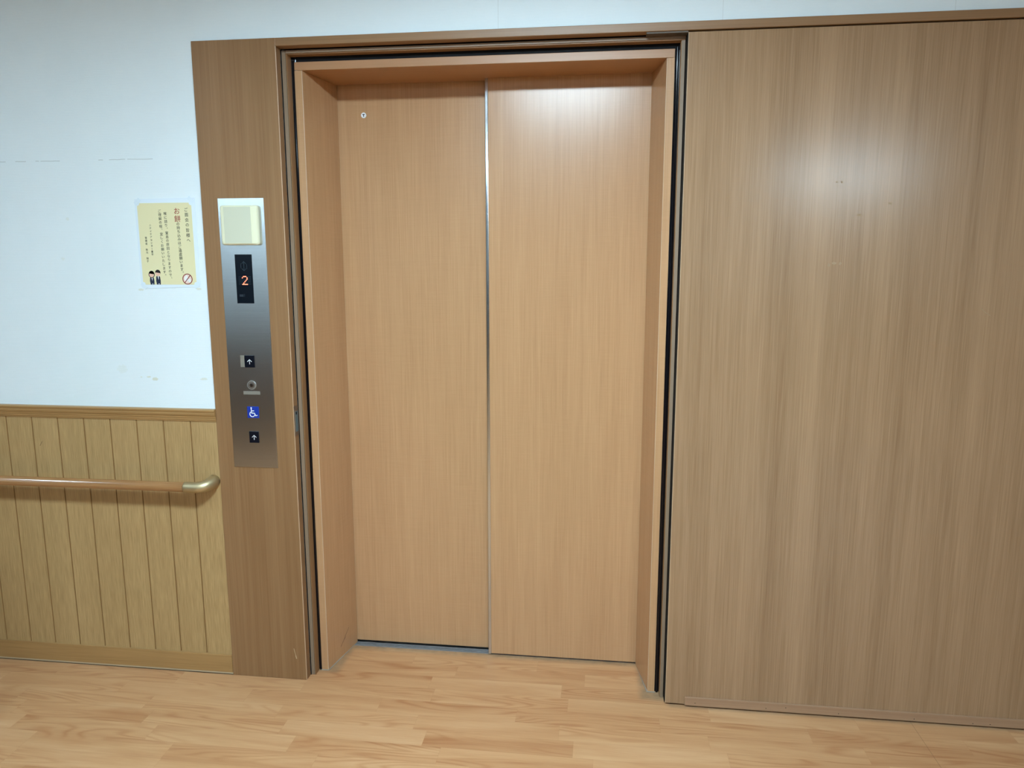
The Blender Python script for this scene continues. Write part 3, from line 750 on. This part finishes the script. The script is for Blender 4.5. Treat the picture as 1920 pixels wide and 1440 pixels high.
# two people bowing
def figure(hx, hz, woman):
    b_ = 1.3850
    bm = bmesh.new()
    w = 0.0078
    prism_y(bm, [(hx - w * 0.75, b_), (hx + w * 0.95, b_), (hx + w * 1.05, b_ + 0.012), (hx + w * 0.85, hz - 0.012), (hx + w * 0.25, hz - 0.0085),
                 (hx - w * 0.4, hz - 0.0085), (hx - w * 0.85, hz - 0.012), (hx - w, b_ + 0.012)], YP, YP + 0.0003)
    t = bm_obj('suit_picture', bm, M_navy, pp)
    bm = bmesh.new(); prism_y(bm, [(hx - 0.0022, hz - 0.0085), (hx + 0.0030, hz - 0.0085), (hx + 0.0012, hz - 0.022)], YP - 0.0001, YP)
    prism_y(bm, disc_pts(hx + 0.0015, b_ + 0.0022, 0.0022, 0.0014, n=10), YP - 0.0001, YP)
    bm_obj('shirt_picture', bm, M_ricewhite, t)
    bm = bmesh.new()
    if woman: prism_y(bm, disc_pts(hx, hz - 0.001, 0.0108, 0.0108, n=24), YP - 0.00015, YP + 0.0002)
    prism_y(bm, disc_pts(hx, hz + 0.0015, 0.0094, 0.0098, n=24), YP - 0.00015, YP + 0.0002)
    h_ = bm_obj('hair_picture', bm, M_hair, pp)
    bm = bmesh.new()
    face = disc_pts(hx, hz - 0.0012, 0.0084, 0.0086, n=30)
    face = [(x, min(z, hz + 0.0012 - (x - hx) * 0.15)) for x, z in face]
    prism_y(bm, face, YP - 0.0003, YP)
    f_ = bm_obj('face_picture', bm, M_skin, pp)
    bm = bmesh.new()
    for s in (-1, 1): stroke_y(bm, [(hx + s * 0.0035 - 0.0012, hz - 0.0030), (hx + s * 0.0035 + 0.0012, hz - 0.0030)], 0.0005, YP - 0.0004, YP - 0.0003)
    stroke_y(bm, [(hx - 0.001, hz - 0.0062), (hx + 0.001, hz - 0.0062)], 0.0005, YP - 0.0004, YP - 0.0003)
    bm_obj('eyes_and_mouth', bm, M_redring, f_)
figure(-1.4845, 1.4190, True)
figure(-1.4622, 1.4225, False)

# ------------------------------------------------------------------ unseen furniture added for a leg shadow and a dark call panel reflection
ch = thing('shadow_caster_stool', (-2.36, 1.90, 0), 'unseen brown stool added left of the view to cast a slanted leg shadow', 'stool')
M_chair = wood('stool_wood', srgb(150, 108, 70), srgb(112, 76, 46), 'Z', rough=0.4)
for fx_, fy_, tx_, ty_ in ((-1.93, 1.92, -2.256, 1.926), (-2.36, 1.52, -2.36, 1.80), (-2.76, 1.92, -2.46, 1.926)):
    bm = bmesh.new(); tube(bm, [(fx_, fy_, 0.0), (tx_, ty_, 0.782)], [0.015, 0.021], 12); bm_obj('leg', bm, M_chair, ch)
bm = bmesh.new(); tube(bm, [(-2.36, 1.90, 0.777), (-2.36, 1.90, 0.782), (-2.36, 1.90, 0.812), (-2.36, 1.90, 0.818)], [0.145, 0.155, 0.155, 0.145], 32); bm_obj('seat', bm, M_chair, ch)
rc = thing('added_counter', (-3.3, -1.3, 0), 'unseen dark brown counter added behind the viewer to darken the call panel reflection', 'counter')
M_dark = wood('dark_counter_laminate', srgb(104, 80, 56), srgb(76, 56, 38), 'Z', rough=0.45)
box('front_panel', (-4.5, -1.7, -1.62, -1.02, 0.0, 0.92), M_dark, rc, bev=0.004)
box('worktop', (-4.54, -1.66, -1.66, -0.99, 0.92, 0.955), M_dark, rc, bev=0.006)

LAMP_LABELS = ['small white ceiling light right above the lift front', 'small white ceiling light above the left part of the hall', 'long white ceiling light at the back middle of the hall', 'long white ceiling light at the back right of the hall', 'long white ceiling light added to brighten the partition mirrored in the call panel']
# ------------------------------------------------------------------ ceiling lamps of the hall (out of view)
for k, (lx_, ly_, hx_, hy_, st_) in enumerate(LAMPS):
    t = thing('ceiling_light', (lx_, ly_, CEIL), LAMP_LABELS[k], 'ceiling light', 'ceiling lights of the hall')
    bm = bmesh.new()
    for a0, a1, b0, b1 in ((-hx_ - .03, hx_ + .03, -hy_ - .03, -hy_ - .0001), (-hx_ - .03, hx_ + .03, hy_ + .0001, hy_ + .03),
                           (-hx_ - .03, -hx_ - .0001, -hy_ - .0001, hy_ + .0001), (hx_ + .0001, hx_ + .03, -hy_ - .0001, hy_ + .0001)):
        add_box(bm, lx_ + a0, lx_ + a1, ly_ + b0, ly_ + b1, CEIL - 0.010, CEIL)
    add_box(bm, lx_ - hx_, lx_ + hx_, ly_ - hy_, ly_ + hy_, CEIL - 0.003, CEIL)
    bm_obj('housing', bm, M_lamp_house, t)
    ml, nt, b = new_mat('lamp_diffuser_glow')
    b.inputs['Base Color'].default_value = (0.9, 0.9, 0.9, 1)
    b.inputs['Emission Color'].default_value = (*LAMP_COL, 1); b.inputs['Emission Strength'].default_value = st_
    bm = bmesh.new(); add_box(bm, lx_ - hx_ + .002, lx_ + hx_ - .002, ly_ - hy_ + .002, ly_ + hy_ - .002, CEIL - (0.035 if k else 0.008), CEIL - 0.0035)
    bm_obj('diffuser', bm, ml, t)

for o in list(bpy.data.objects):
    if o.parent is None and o.type == 'EMPTY': adopt(o)
